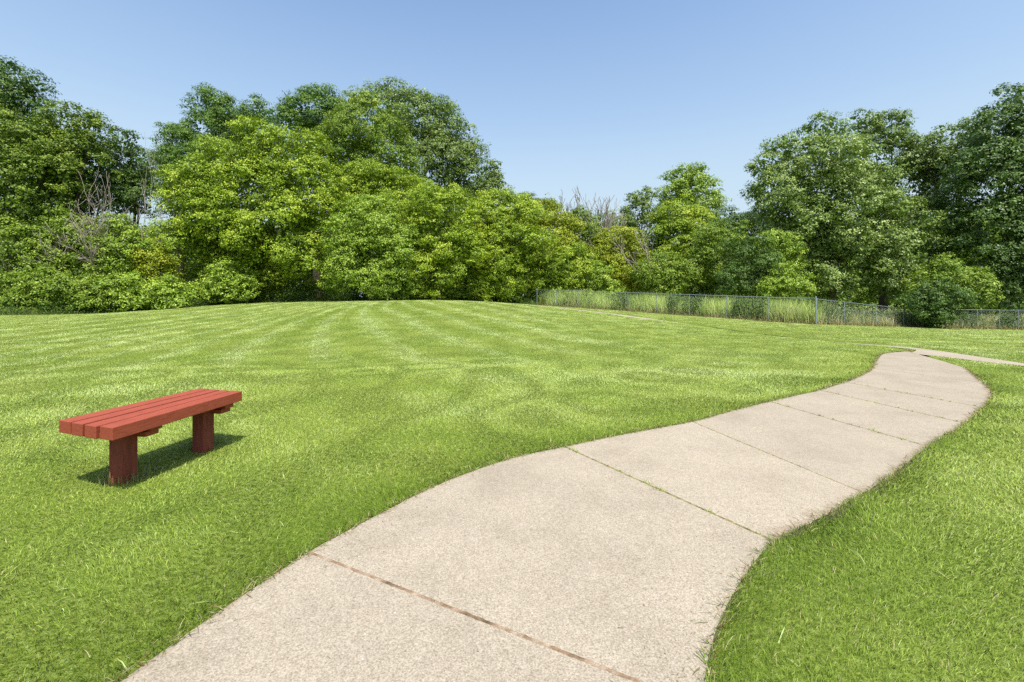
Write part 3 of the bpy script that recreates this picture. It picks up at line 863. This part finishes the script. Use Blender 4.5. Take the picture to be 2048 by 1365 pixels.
B('bright yellow-green bush tucked under the big silvery cottonwood', 38, 'bright', [(1548, 478, 28, 18), (1575, 495, 30, 24), (1560, 525, 36, 26)], leaf=.14)
# ---- the cottonwoods on the right
T('big silvery cottonwood, widest of the trees on the right', 40, 'silver', [(1525, 350, 28, 34), (1590, 310, 45, 45), (1650, 275, 38, 38), (1560, 385, 60, 60), (1640, 350, 75, 75), (1690, 420, 85, 80), (1605, 460, 70, 60), (1700, 520, 70, 60), (1640, 560, 55, 45), (1770, 470, 70, 75), (1765, 560, 55, 45), (1640, 430, 100, 110, 2.2)], leaf=.19, clump=.55, gaps=.16, mat=M_GLOSSLEAF, base=1660)
T('twin topped dark cottonwood behind the big silvery one', 46, 'cotton', [(1722, 258, 34, 34), (1783, 262, 36, 38), (1750, 320, 66, 55), (1800, 380, 60, 70)], leaf=.2, clump=.55, gaps=.22, mat=M_GLOSSLEAF)
T('mid height tree with yellowish top between the cottonwoods on the right', 43, 'cotton', [(1850, 310, 32, 36), (1905, 290, 48, 42), (1925, 330, 50, 50), (1880, 380, 65, 70), (1860, 460, 70, 70)], leaf=.19, clump=.55, gaps=.14, mat=M_GLOSSLEAF)
T('tall dark cottonwood cut off by the right edge of the photo', 38, 'dark', [(2020, 225, 48, 48), (1985, 280, 50, 60), (2060, 290, 60, 80), (1990, 370, 80, 80), (2080, 400, 80, 90), (1985, 460, 85, 70), (2070, 520, 90, 70), (1940, 520, 70, 50), (2010, 580, 80, 35)], leaf=.19, clump=.55, gaps=.12, mat=M_GLOSSLEAF, base=2030)
B('lighter green shrub rising behind the dark round bush on the right', 33.5, 'green', [(1890, 548, 52, 26), (1935, 565, 40, 30), (1925, 595, 55, 25), (1860, 580, 40, 30)], leaf=.15)
B('dark round bush on the lawn in front of the fence at the right', 29, 'dark', [(1878, 586, 42, 24), (1848, 600, 32, 22), (1908, 602, 28, 22), (1868, 624, 40, 22), (1870, 644, 22, 14)], leaf=.10, clump=.3, gaps=.1, base=1872)
B('small dusky bush in the weeds just left of the fence corner', 27.5, 'dark', [(1600, 612, 15, 12), (1606, 625, 18, 14), (1600, 638, 16, 10)], leaf=.08, clump=.22)
# ---- the thicket at the left edge
B('tangled bush at the left edge under the olive tree', 31.5, 'green', [(20, 480, 55, 40), (60, 500, 50, 40), (10, 530, 55, 45), (70, 550, 60, 40)], leaf=.15)
B('tall green bush below the grey dead brush', 32.5, 'green', [(150, 465, 45, 36), (190, 480, 45, 36), (130, 510, 55, 45), (195, 530, 55, 45)], leaf=.15)
B('bright green bush right of the grey dead brush', 33, 'bright', [(238, 470, 34, 30), (265, 500, 40, 40), (235, 530, 45, 42)], leaf=.14)
B('small yellowish bush at the left skirt of the large maple', 33.5, 'yellow', [(310, 520, 32, 30), (325, 548, 30, 28), (290, 545, 30, 25)], leaf=.14)
B('low dark green bush at the lawn edge, far left', 29.5, 'green', [(15, 580, 45, 34), (65, 585, 45, 32), (110, 580, 40, 32), (60, 605, 70, 18)], leaf=.13)
B('low bush at the lawn edge between the far left bush and the leafy one', 30.5, 'green', [(155, 580, 40, 34), (195, 590, 40, 28), (170, 608, 55, 16)], leaf=.13)
B('low leafy bush at the lawn edge left of the round bush', 31.5, 'bright', [(245, 580, 42, 28), (290, 578, 40, 32), (335, 585, 42, 30), (290, 608, 75, 20), (355, 605, 30, 16)], leaf=.15)
B('round light green bush at the lawn edge in front of the large maple', 34, 'bright', [(455, 552, 38, 26), (430, 578, 34, 22), (482, 575, 32, 24), (455, 592, 46, 16)], leaf=.14, clump=.32)
B('low weedy bush at the crest of the lawn', 39.5, 'green', [(905, 583, 30, 14), (935, 588, 24, 12), (875, 590, 24, 10)], leaf=.11, clump=.28)
# ---- dead trees and brush
RMIN = .010
dead_tree('bare reddish snag in the gap of sky at the left', DG, 287, 33.6, 262, .06, 3, M_DEAD, .36, 1, .6, frac=.6)
dead_tree('grey dead brush tangled over the thicket at the left', DG, 188, 33.2, 384, .025, 4, M_DEAD, .6, 7, .2, name='dead_brush', frac=.42)
RMIN = .026
dead_tree('thin bare tree far behind, against the sky right of the middle', DG, 1135, 62, 384, .08, 4, M_GREYDEAD, .5, 4, .3, frac=.42)
RMIN = .018
dead_tree('branching bare tree with long pale limbs above the scrub', DG, 1215, 45.5, 374, .05, 4, M_DEAD, .4, 3, .35, frac=.46)
dead_tree('pale broken snag leaning right beside the narrow dark tree', DG, 1303, 40.6, 430, .055, 3, M_DEAD, .5, 2, .2, lean=.12, frac=.42)

# ---- the wood behind it all, one dark mass without countable trees
def far_woods():
    V, C, off = [], [], 0
    lo = []
    for k in range(110):
        px = -350 + k * 26 + rng.uniform(-20, 20)
        y = 60 + rng.uniform(-4, 8)
        top = np.interp(px, [-400, 0, 300, 900, 1000, 1150, 1500, 1600, 2500], [430, 430, 460, 430, 480, 490, 480, 440, 400])
        X, _, zt = P3(px, top + rng.uniform(-8, 25), y)
        zg = float(ground(X, y)); zt = max(zt, zg + 4)
        for j in range(200):
            c = np.array([X + rng.normal(0, 2.4), y + rng.normal(0, 1.5), rng.uniform(zg + .3, zt)])
            lo.append(c)
    p = np.array(lo); n = len(p)
    per = 14
    idx = np.repeat(np.arange(n), per)
    v = rng.normal(size=(n * per, 3))
    pos = p[idx] + v * .55
    nr = unit(v + np.array([0, -.5, .5]))
    d, m_, tp = [np.array(c) for c in PAL['green']]
    t = rng.random((n * per, 1))
    V, C = leaves(pos, nr, rng.uniform(.3, .55, n * per), d * (1 - t) + m_ * t)
    me = np_mesh('distant_woods', V, np.full(len(V) // 4, 4), np.arange(len(V)), C)
    tag(link('distant_woods', me, M_LEAF), 'dark unbroken wood far behind the tree line', 'woods', kind='stuff')
far_woods()

# ------------------------------------------------------------------ weeds
FL = np.array([(2.2, 40.0), (16.1, 24.1)]); FR = np.array([(16.1, 24.1), (19, 26), (22.4, 28), (25.8, 30), (28.4, 30.2), (31.2, 30.5), (33.0, 30.8), (34.5, 31.0), (38, 31.4), (42, 31.8)])
def strip(line, dens, d0, d1, jit=0):
    """random points beside a polyline, d0..d1 metres behind it (away from the camera)"""
    X, Y, D = [], [], []
    for a, b in zip(line[:-1], line[1:]):
        L = np.linalg.norm(b - a); n = int(L * abs(d1 - d0) * dens)
        t = rng.random(n)[:, None]; d = (b - a) / L; nr = np.array([-d[1], d[0]])
        if nr @ (a + b) < 0: nr = -nr
        off = rng.uniform(d0, d1, n)
        p = a * (1 - t) + b * t + nr * off[:, None]
        X.append(p[:, 0]); Y.append(p[:, 1]); D.append(off)
    return np.concatenate(X), np.concatenate(Y), np.concatenate(D)

def build_weeds():
    V, SZ, LP, C, off = [], [], [], [], 0
    def add(v, sz, lp, c):
        nonlocal off
        V.append(v); SZ.append(sz); LP.append(lp + off); C.append(c); off += len(v)
    wp = Wave(41, 2.5); wq = Wave(42, 6)
    for line, dens, c0, c1, hh in ((FL, 480, (.20, .31, .045), (.44, .53, .14), 1.3), (FR, 330, (.18, .24, .05), (.40, .40, .17), 1.05)):
        x, y, d = strip(line, dens, .03, 3.2)
        n = len(x); s = wp(x, y)
        keep = rng.random(n) < np.clip(.75 + .5 * s, .12, 1) * np.where(d < .4, .7, 1)
        x, y, d, s = x[keep], y[keep], d[keep], s[keep]; n = len(x)
        t = np.clip(.5 + .35 * s + rng.normal(0, .25, n), 0, 1)[:, None]
        c = np.array(c0) * (1 - t) + np.array(c1) * t
        tan = rng.random(n) < .16
        c[tan] = np.array([.38, .27, .12]) * rng.uniform(.7, 1.1, (tan.sum(), 1))
        h = hh * np.clip(.72 + .22 * wq(x, y) + rng.normal(0, .22, n), .2, 1.25)
        h[tan] *= .65
        add(*blades(x, y, ground(x, y) - .02, h, rng.uniform(.014, .034, n), rng.uniform(0, 6.28, n), np.abs(rng.normal(.12, .1, n)), rng.uniform(.05, .5, n), c * rng.uniform(.8, 1.2, (n, 1)), True))
        # tawny undergrowth at the foot, on both sides of the wire
        x, y, d = strip(line, 420, -.28, .35)
        n = len(x)
        c = np.where(rng.random((n, 1)) < .45, np.array([.36, .25, .11]), np.array([.13, .17, .03])) * rng.uniform(.6, 1.2, (n, 1))
        add(*blades(x, y, ground(x, y) - .01, rng.uniform(.08, .42, n) * np.where(d < 0, .6, 1), rng.uniform(.012, .03, n), rng.uniform(0, 6.28, n), np.abs(rng.normal(.3, .2, n)), rng.uniform(0, .6, n), c, True))
        # broad-leaved weeds among the grass
        x, y, d = strip(line, 60, .05, 2.2)
        k = (wp(x + 9, y) > .12); x, y = x[k], y[k]; n = len(x)
        per = 16; ii = np.repeat(np.arange(n), per)
        z = ground(x, y)[ii] + rng.uniform(.05, .95, n * per) * hh
        pos = np.stack([x[ii] + rng.normal(0, .11, n * per), y[ii] + rng.normal(0, .11, n * per), z], 1)
        v, cc = leaves(pos, unit(rng.normal(size=(n * per, 3)) + np.array([0, -.4, .8])), rng.uniform(.07, .15, n * per), np.array([.075, .125, .03]) * rng.uniform(.6, 1.5, (n * per, 1)))
        add(v, np.full(len(v) // 4, 4), np.arange(len(v)), cc)
    # dusty purple and cream flower heads beyond the corner
    x, y, d = strip(FR, 8, .8, 3.2); n = len(x)
    per = 5; ii = np.repeat(np.arange(n), per)
    pos = np.stack([x[ii] + rng.normal(0, .07, n * per), y[ii] + rng.normal(0, .07, n * per), ground(x, y)[ii] + (.75 + .2 * rng.random(n))[ii] + rng.normal(0, .06, n * per)], 1)
    v, cc = leaves(pos, unit(rng.normal(size=(n * per, 3))), rng.uniform(.04, .09, n * per), np.array([.26, .19, .22]) * rng.uniform(.6, 1.1, (n * per, 1)))
    add(v, np.full(len(v) // 4, 4), np.arange(len(v)), cc)
    me = np_mesh('tall_weeds', np.concatenate(V), np.concatenate(SZ), np.concatenate(LP), np.concatenate(C))
    tag(link('tall_weeds', me, M_WEED), 'tall yellow-green weeds growing up behind the wire fence', 'weeds', kind='stuff')

    V, SZ, LP, C, off = [], [], [], [], 0
    ln = EDGE[1:10]
    x, y, d = strip(ln, 420, -.45, 1.6); n = len(x)
    w_ = np.clip(.55 + .45 * wp(x, y), .15, 1)
    t = rng.random((n, 1))
    c = np.array([.05, .10, .014]) * (1 - t) + np.array([.16, .20, .035]) * t
    add(*blades(x, y, ground(x, y) - .02, w_ * rng.uniform(.12, .62, n) * np.clip((d + .6) / .7, .25, 1), rng.uniform(.012, .03, n), rng.uniform(0, 6.28, n), np.abs(rng.normal(.25, .2, n)), rng.uniform(.1, .8, n), c, True))
    x, y, d = strip(ln, 34, -.1, 1.8); k = wp(x * 1.7, y * 1.7) > -.1; x, y = x[k], y[k]; n = len(x)
    per = 22; ii = np.repeat(np.arange(n), per)
    pos = np.stack([x[ii] + rng.normal(0, .2, n * per), y[ii] + rng.normal(0, .2, n * per), ground(x, y)[ii] + np.abs(rng.normal(0, .30, n * per)) * rng.uniform(.4, 1.5, n)[ii]], 1)
    v, cc = leaves(pos, unit(rng.normal(size=(n * per, 3)) + np.array([0, -.5, 1])), rng.uniform(.07, .15, n * per), np.array([.075, .14, .022]) * rng.uniform(.5, 1.6, (n * per, 1)))
    add(v, np.full(len(v) // 4, 4), np.arange(len(v)), cc)
    me = np_mesh('undergrowth', np.concatenate(V), np.concatenate(SZ), np.concatenate(LP), np.concatenate(C))
    tag(link('undergrowth', me, M_WEED), 'ragged undergrowth along the foot of the woods', 'undergrowth', kind='stuff')
build_weeds()

# ------------------------------------------------------------------ chain-link fence
def fence(name, label, posts, heights, big):
    X, Y = posts[0]
    g0 = float(ground(X, Y))
    root = empty(name, (X, Y, g0)); tag(root, label, 'fence', 'chain link fence runs')
    O = np.array([X, Y, g0])
    tops = []
    for i, ((x, y), h) in enumerate(zip(posts, heights)):
        g = float(ground(x, y)); r = .031 if i in big else .020
        t = g + h + (.07 if i in big else 0)
        po = tubes('post', [(np.array([(x, y, g - .3), (x, y, t - .02), (x, y, t), (x, y, t + .015)]) - O, [r, r, r * .9, r * .2])], M_STEEL, root, 10)
        tops.append(np.array([x, y, g + h]))
    tops = np.array(tops)
    # sagging top rail
    rail = []
    for a, b in zip(tops[:-1], tops[1:]):
        for t in np.linspace(0, 1, 6)[:-1]:
            p = a * (1 - t) + b * t; p = p.copy(); p[2] -= .015 * math.sin(math.pi * t); rail.append(p)
    rail.append(tops[-1]); rail = np.array(rail)
    tubes('top_rail', [(rail - O, np.full(len(rail), .017))], M_STEEL, root, 8)
    # the woven wire: diagonal strands both ways
    s = np.concatenate([[0], np.cumsum(np.linalg.norm(np.diff(tops[:, :2], axis=0), axis=1))])
    total = s[-1]; V, LP, off = [], [], 0
    pitch = .10
    def pt(u, v):
        x = np.interp(u, s, tops[:, 0]); y = np.interp(u, s, tops[:, 1])
        zt = np.interp(u, s, tops[:, 2]) - .02; zb = ground(x, y) + .03
        return np.stack([x, y, zb + (zt - zb) * v], 1)
    H = float(np.mean(heights))
    for dirn in (1, -1):
        u0 = np.arange(-H, total + H, pitch)
        n = len(u0); m = 5
        v = np.linspace(0, 1, m)[None, :]
        u = u0[:, None] + dirn * (v - .5) * H
        okk = (u.min(1) >= 0) & (u.max(1) <= total)
        u = u[okk]; n = len(u); vv = np.repeat(v, n, 0)
        p = pt(u.ravel(), vv.ravel()).reshape(n, m, 3) - O
        r = .0009
        for axis, sg in (((1, .3, 0), 1), ((.2, .6, .8), 1)):
            ax = np.array(axis, float); ax /= np.linalg.norm(ax)
            a = (p - ax * r).reshape(-1, 3); b = (p + ax * r).reshape(-1, 3)
            V.append(np.concatenate([a, b]))
            i = (np.arange(n)[:, None] * m + np.arange(m - 1)[None]).ravel() + off
            k = n * m
            LP.append(np.stack([i, i + 1, i + 1 + k, i + k], 1).ravel()); off += 2 * k
    lp = np.concatenate(LP)
    link('wire_mesh', np_mesh('wire_mesh', np.concatenate(V), np.full(len(lp) // 4, 4), lp), M_WIRE, root)
    return root
pl = [tuple(FL[0] + (FL[1] - FL[0]) * i / 9) for i in range(10)]
fence('chain_link_fence', 'grey chain link fence running down from the woods to the corner post', pl, [1.38] * 9 + [1.4], (0, 9))
pr = [tuple(FR[0] + (FR[1] - FR[0]) * .03)] + [tuple(p) for p in FR[1:]]
fence('chain_link_fence', 'grey chain link fence receding behind the dark round bush at the right', pr, [1.36, 1.34, 1.3, 1.25, 1.28, 1.3, 1.32, 1.34, 1.34, 1.34], ())

# ------------------------------------------------------------------ bench
def beam(name, corners_a, corners_b, mat, parent, origin, bevel=.004):
    """a squared timber between two end faces (4 corners each, same order)"""
    v = [tuple(np.array(c) - origin) for c in list(corners_a) + list(corners_b)]
    f = [(3, 2, 1, 0), (4, 5, 6, 7)] + [(i, (i + 1) % 4, 4 + (i + 1) % 4, 4 + i) for i in range(4)]
    me = bpy.data.meshes.new(name); me.from_pydata(v, [], f); me.update()
    import bmesh
    bm = bmesh.new(); bm.from_mesh(me)
    bmesh.ops.recalc_face_normals(bm, faces=bm.faces[:])
    bmesh.ops.bevel(bm, geom=bm.edges[:], offset=bevel, segments=2, affect='EDGES', profile=.6)
    bm.to_mesh(me); bm.free()
    return link(name, me, mat, parent)

def build_bench():
    s = .465; c = EYE - s
    def top(px, py):
        Y = c * F / (py - HZ); return np.array([(px - 1024) / F * Y, Y, s])
    NF, FF, NB, FB = top(224, 857), top(483.6, 783.3), top(117, 841), top(401, 776.6)
    org = np.array([*(.25 * (NF + FF + NB + FB))[:2], 0.0]); gz = float(ground(org[0], org[1])); org[2] = gz
    root = empty('park_bench', tuple(org))
    tag(root, 'backless red-brown wooden bench standing on the lawn', 'bench')
    nb = 4; gap = .088; th = .082
    down = np.array([0, 0, -th])
    for i in range(nb):
        a0 = i / nb + (gap * .5 / nb * 2 if i else 0); a1 = (i + 1) / nb - (0 if i == nb - 1 else gap * .5 / nb * 2)
        e = rng.normal(0, .004)
        d = (FF - NF) / np.linalg.norm(FF - NF)
        n0, n1 = NF + (NB - NF) * a0 + d * e, NF + (NB - NF) * a1 + d * e
        f0, f1 = FF + (FB - FF) * a0 + d * e, FF + (FB - FF) * a1 + d * e
        z = np.array([0, 0, rng.normal(0, .0012)])
        beam('seat_plank', [n0 + z, n1 + z, n1 + down + z, n0 + down + z], [f0 + z, f1 + z, f1 + down + z, f0 + down + z], M_PAINT, root, org)
    # strips added low between the planks to block sunlight on the legs
    for i in range(1, nb):
        d = (FF - NF) / np.linalg.norm(FF - NF); a0, a1 = i / nb - .03, i / nb + .03
        n0, n1 = NF + (NB - NF) * a0 + d * .012, NF + (NB - NF) * a1 + d * .012
        f0, f1 = FF + (FB - FF) * a0 - d * .012, FF + (FB - FF) * a1 - d * .012
        hi, lo = np.array([0, 0, -.052]), np.array([0, 0, -.079])
        beam('gap_sun_block', [n0 + hi, n1 + hi, n1 + lo, n0 + lo], [f0 + hi, f1 + hi, f1 + lo, f0 + lo], M_LEGPAINT, root, org, .002)
    # posts and the two stacked bearers on each
    L = .5 * ((FF - NF) + (FB - NB)); Wd = .5 * ((NB - NF) + (FB - FF))
    lu = L / np.linalg.norm(L); wu = np.array([-lu[1], lu[0], 0.0])
    for t, ls, lbl in ((.22, .5, 'post with its paint chipped to bare wood at the foot'), (.80, .45, None)):
        ctr = NF + (FF - NF) * t + (NB - NF) * (1 - t) * ls + (FB - FF) * t * ls
        x0 = ctr
        for j, (lo, hi, half, e0, e1) in enumerate(((-.082, -.122, .045, .60, .45), (-.1225, -.157, .052, .56, .42))):
            # bearers run across under the planks and show past the post at the right
            off = lu * (.085 if j == 0 else .068)
            a = x0 - wu * (.185 - .02 * j) + off; b = x0 + wu * (.23 - .03 * j) + off
            q = lambda p, k, zz: np.array([p[0] + lu[0] * half * k, p[1] + lu[1] * half * k, s + zz])
            beam('cross_bearer', [q(a, -1, lo), q(a, 1, lo), q(a, 1, hi), q(a, -1, hi)], [q(b, -1, lo), q(b, 1, lo), q(b, 1, hi), q(b, -1, hi)], M_PAINT, root, org, .003)
        hw, hd = .052, .056
        zt, zb = s - .0825, gz - .12
        pc = x0 - wu * .03 - lu * .02
        q = lambda k, m, zz: np.array([pc[0] + wu[0] * hw * k + lu[0] * hd * m, pc[1] + wu[1] * hw * k + lu[1] * hd * m, zz])
        lg = beam('leg', [q(-1, -1, zb), q(1, -1, zb), q(1, 1, zb), q(-1, 1, zb)], [q(-1, -1, zt), q(1, -1, zt), q(1, 1, zt), q(-1, 1, zt)], M_LEGPAINT, root, org, .004)
        if lbl:
            lg['label'] = lbl
            # splintered raw wood at the foot: jagged slivers proud of the near face
            V, Fc = [], []
            for k, (u0, u1, hh) in enumerate(((.1, .55, .055), (.45, .98, .095), (.2, .7, .04), (.7, 1.0, .05))):
                base = len(V); pr = 1.03 + .02 * k
                for u, zz in ((u0, 0), (u1, 0), (u1 - .08, hh * .55), (.5 * (u0 + u1) + .06, hh)):
                    for m in (-pr - .02, -pr + .03):
                        V.append(tuple(q(u, m, gz - .02 + zz + .03 * (zz > 0)) - org))
                b = base
                Fc += [(b, b + 2, b + 4, b + 6), (b + 7, b + 5, b + 3, b + 1)] + [(b + 2 * i, b + 2 * i + 1, b + 2 * ((i + 1) % 4) + 1, b + 2 * ((i + 1) % 4)) for i in range(4)]
            me = bpy.data.meshes.new('splinter'); me.from_pydata(V, [], Fc); me.update()
            sp = link('splinter', me, M_RAW, lg)
    return root
build_bench()

# ------------------------------------------------------------------ light, sky, camera
SUN_DIR = Vector((.085, -.22, .465)).normalized()      # towards the sun: behind the camera, to the right
sun = bpy.data.lights.new('sun', 'SUN'); sun.energy = 3.75; sun.angle = math.radians(.53); sun.color = (1.0, .955, .88)
so = bpy.data.objects.new('sun', sun); COL.objects.link(so)
so.rotation_euler = SUN_DIR.to_track_quat('Z', 'Y').to_euler(); so.location = (10, -20, 30)
w = bpy.data.worlds.new('World'); S.world = w; w.use_nodes = True
nt = w.node_tree; nt.nodes.clear()
sky = nt.nodes.new('ShaderNodeTexSky'); sky.sky_type = 'NISHITA'; sky.sun_disc = False
sky.sun_elevation = math.asin(SUN_DIR.z); sky.sun_rotation = math.atan2(SUN_DIR.x, SUN_DIR.y)
sky.air_density = 1.5; sky.dust_density = 3.0; sky.ozone_density = 4.5; sky.altitude = 200
bg = nt.nodes.new('ShaderNodeBackground'); bg.inputs[1].default_value = .135
wo = nt.nodes.new('ShaderNodeOutputWorld')
# ground haze: the summer sky pales towards the horizon
tcw = nt.nodes.new('ShaderNodeTexCoord'); sz = nt.nodes.new('ShaderNodeSeparateXYZ'); nt.links.new(tcw.outputs['Generated'], sz.inputs[0])
hz = ramp(nt, sz.outputs[2], [(.10, (.80, .80, .80)), (.22, (.66, .66, .66)), (.36, (.26, .26, .26)), (.56, (0, 0, 0))])
nt.links.new(mix(nt, hz, sky.outputs[0], (3.0, 3.65, 4.15)), bg.inputs[0]); nt.links.new(bg.outputs[0], wo.inputs[0])

cam = bpy.data.cameras.new('camera'); co = bpy.data.objects.new('camera', cam); COL.objects.link(co)
co.location = (0, 0, EYE); co.rotation_euler = (math.radians(90), 0, 0)
cam.sensor_fit = 'HORIZONTAL'; cam.sensor_width = 36; cam.lens = F / 2048 * 36
cam.shift_y = -(682.5 - HZ) / 2048
cam.clip_start = .05; cam.clip_end = 3000
S.camera = co
S.view_settings.view_transform = 'Standard'; S.view_settings.look = 'None'; S.view_settings.exposure = 0.68; S.view_settings.gamma = 1.0
S.cycles.use_denoising = False
S.cycles.max_bounces = 6; S.cycles.diffuse_bounces = 2; S.cycles.transmission_bounces = 3; S.cycles.transparent_max_bounces = 4
print('leaves', NLEAF)
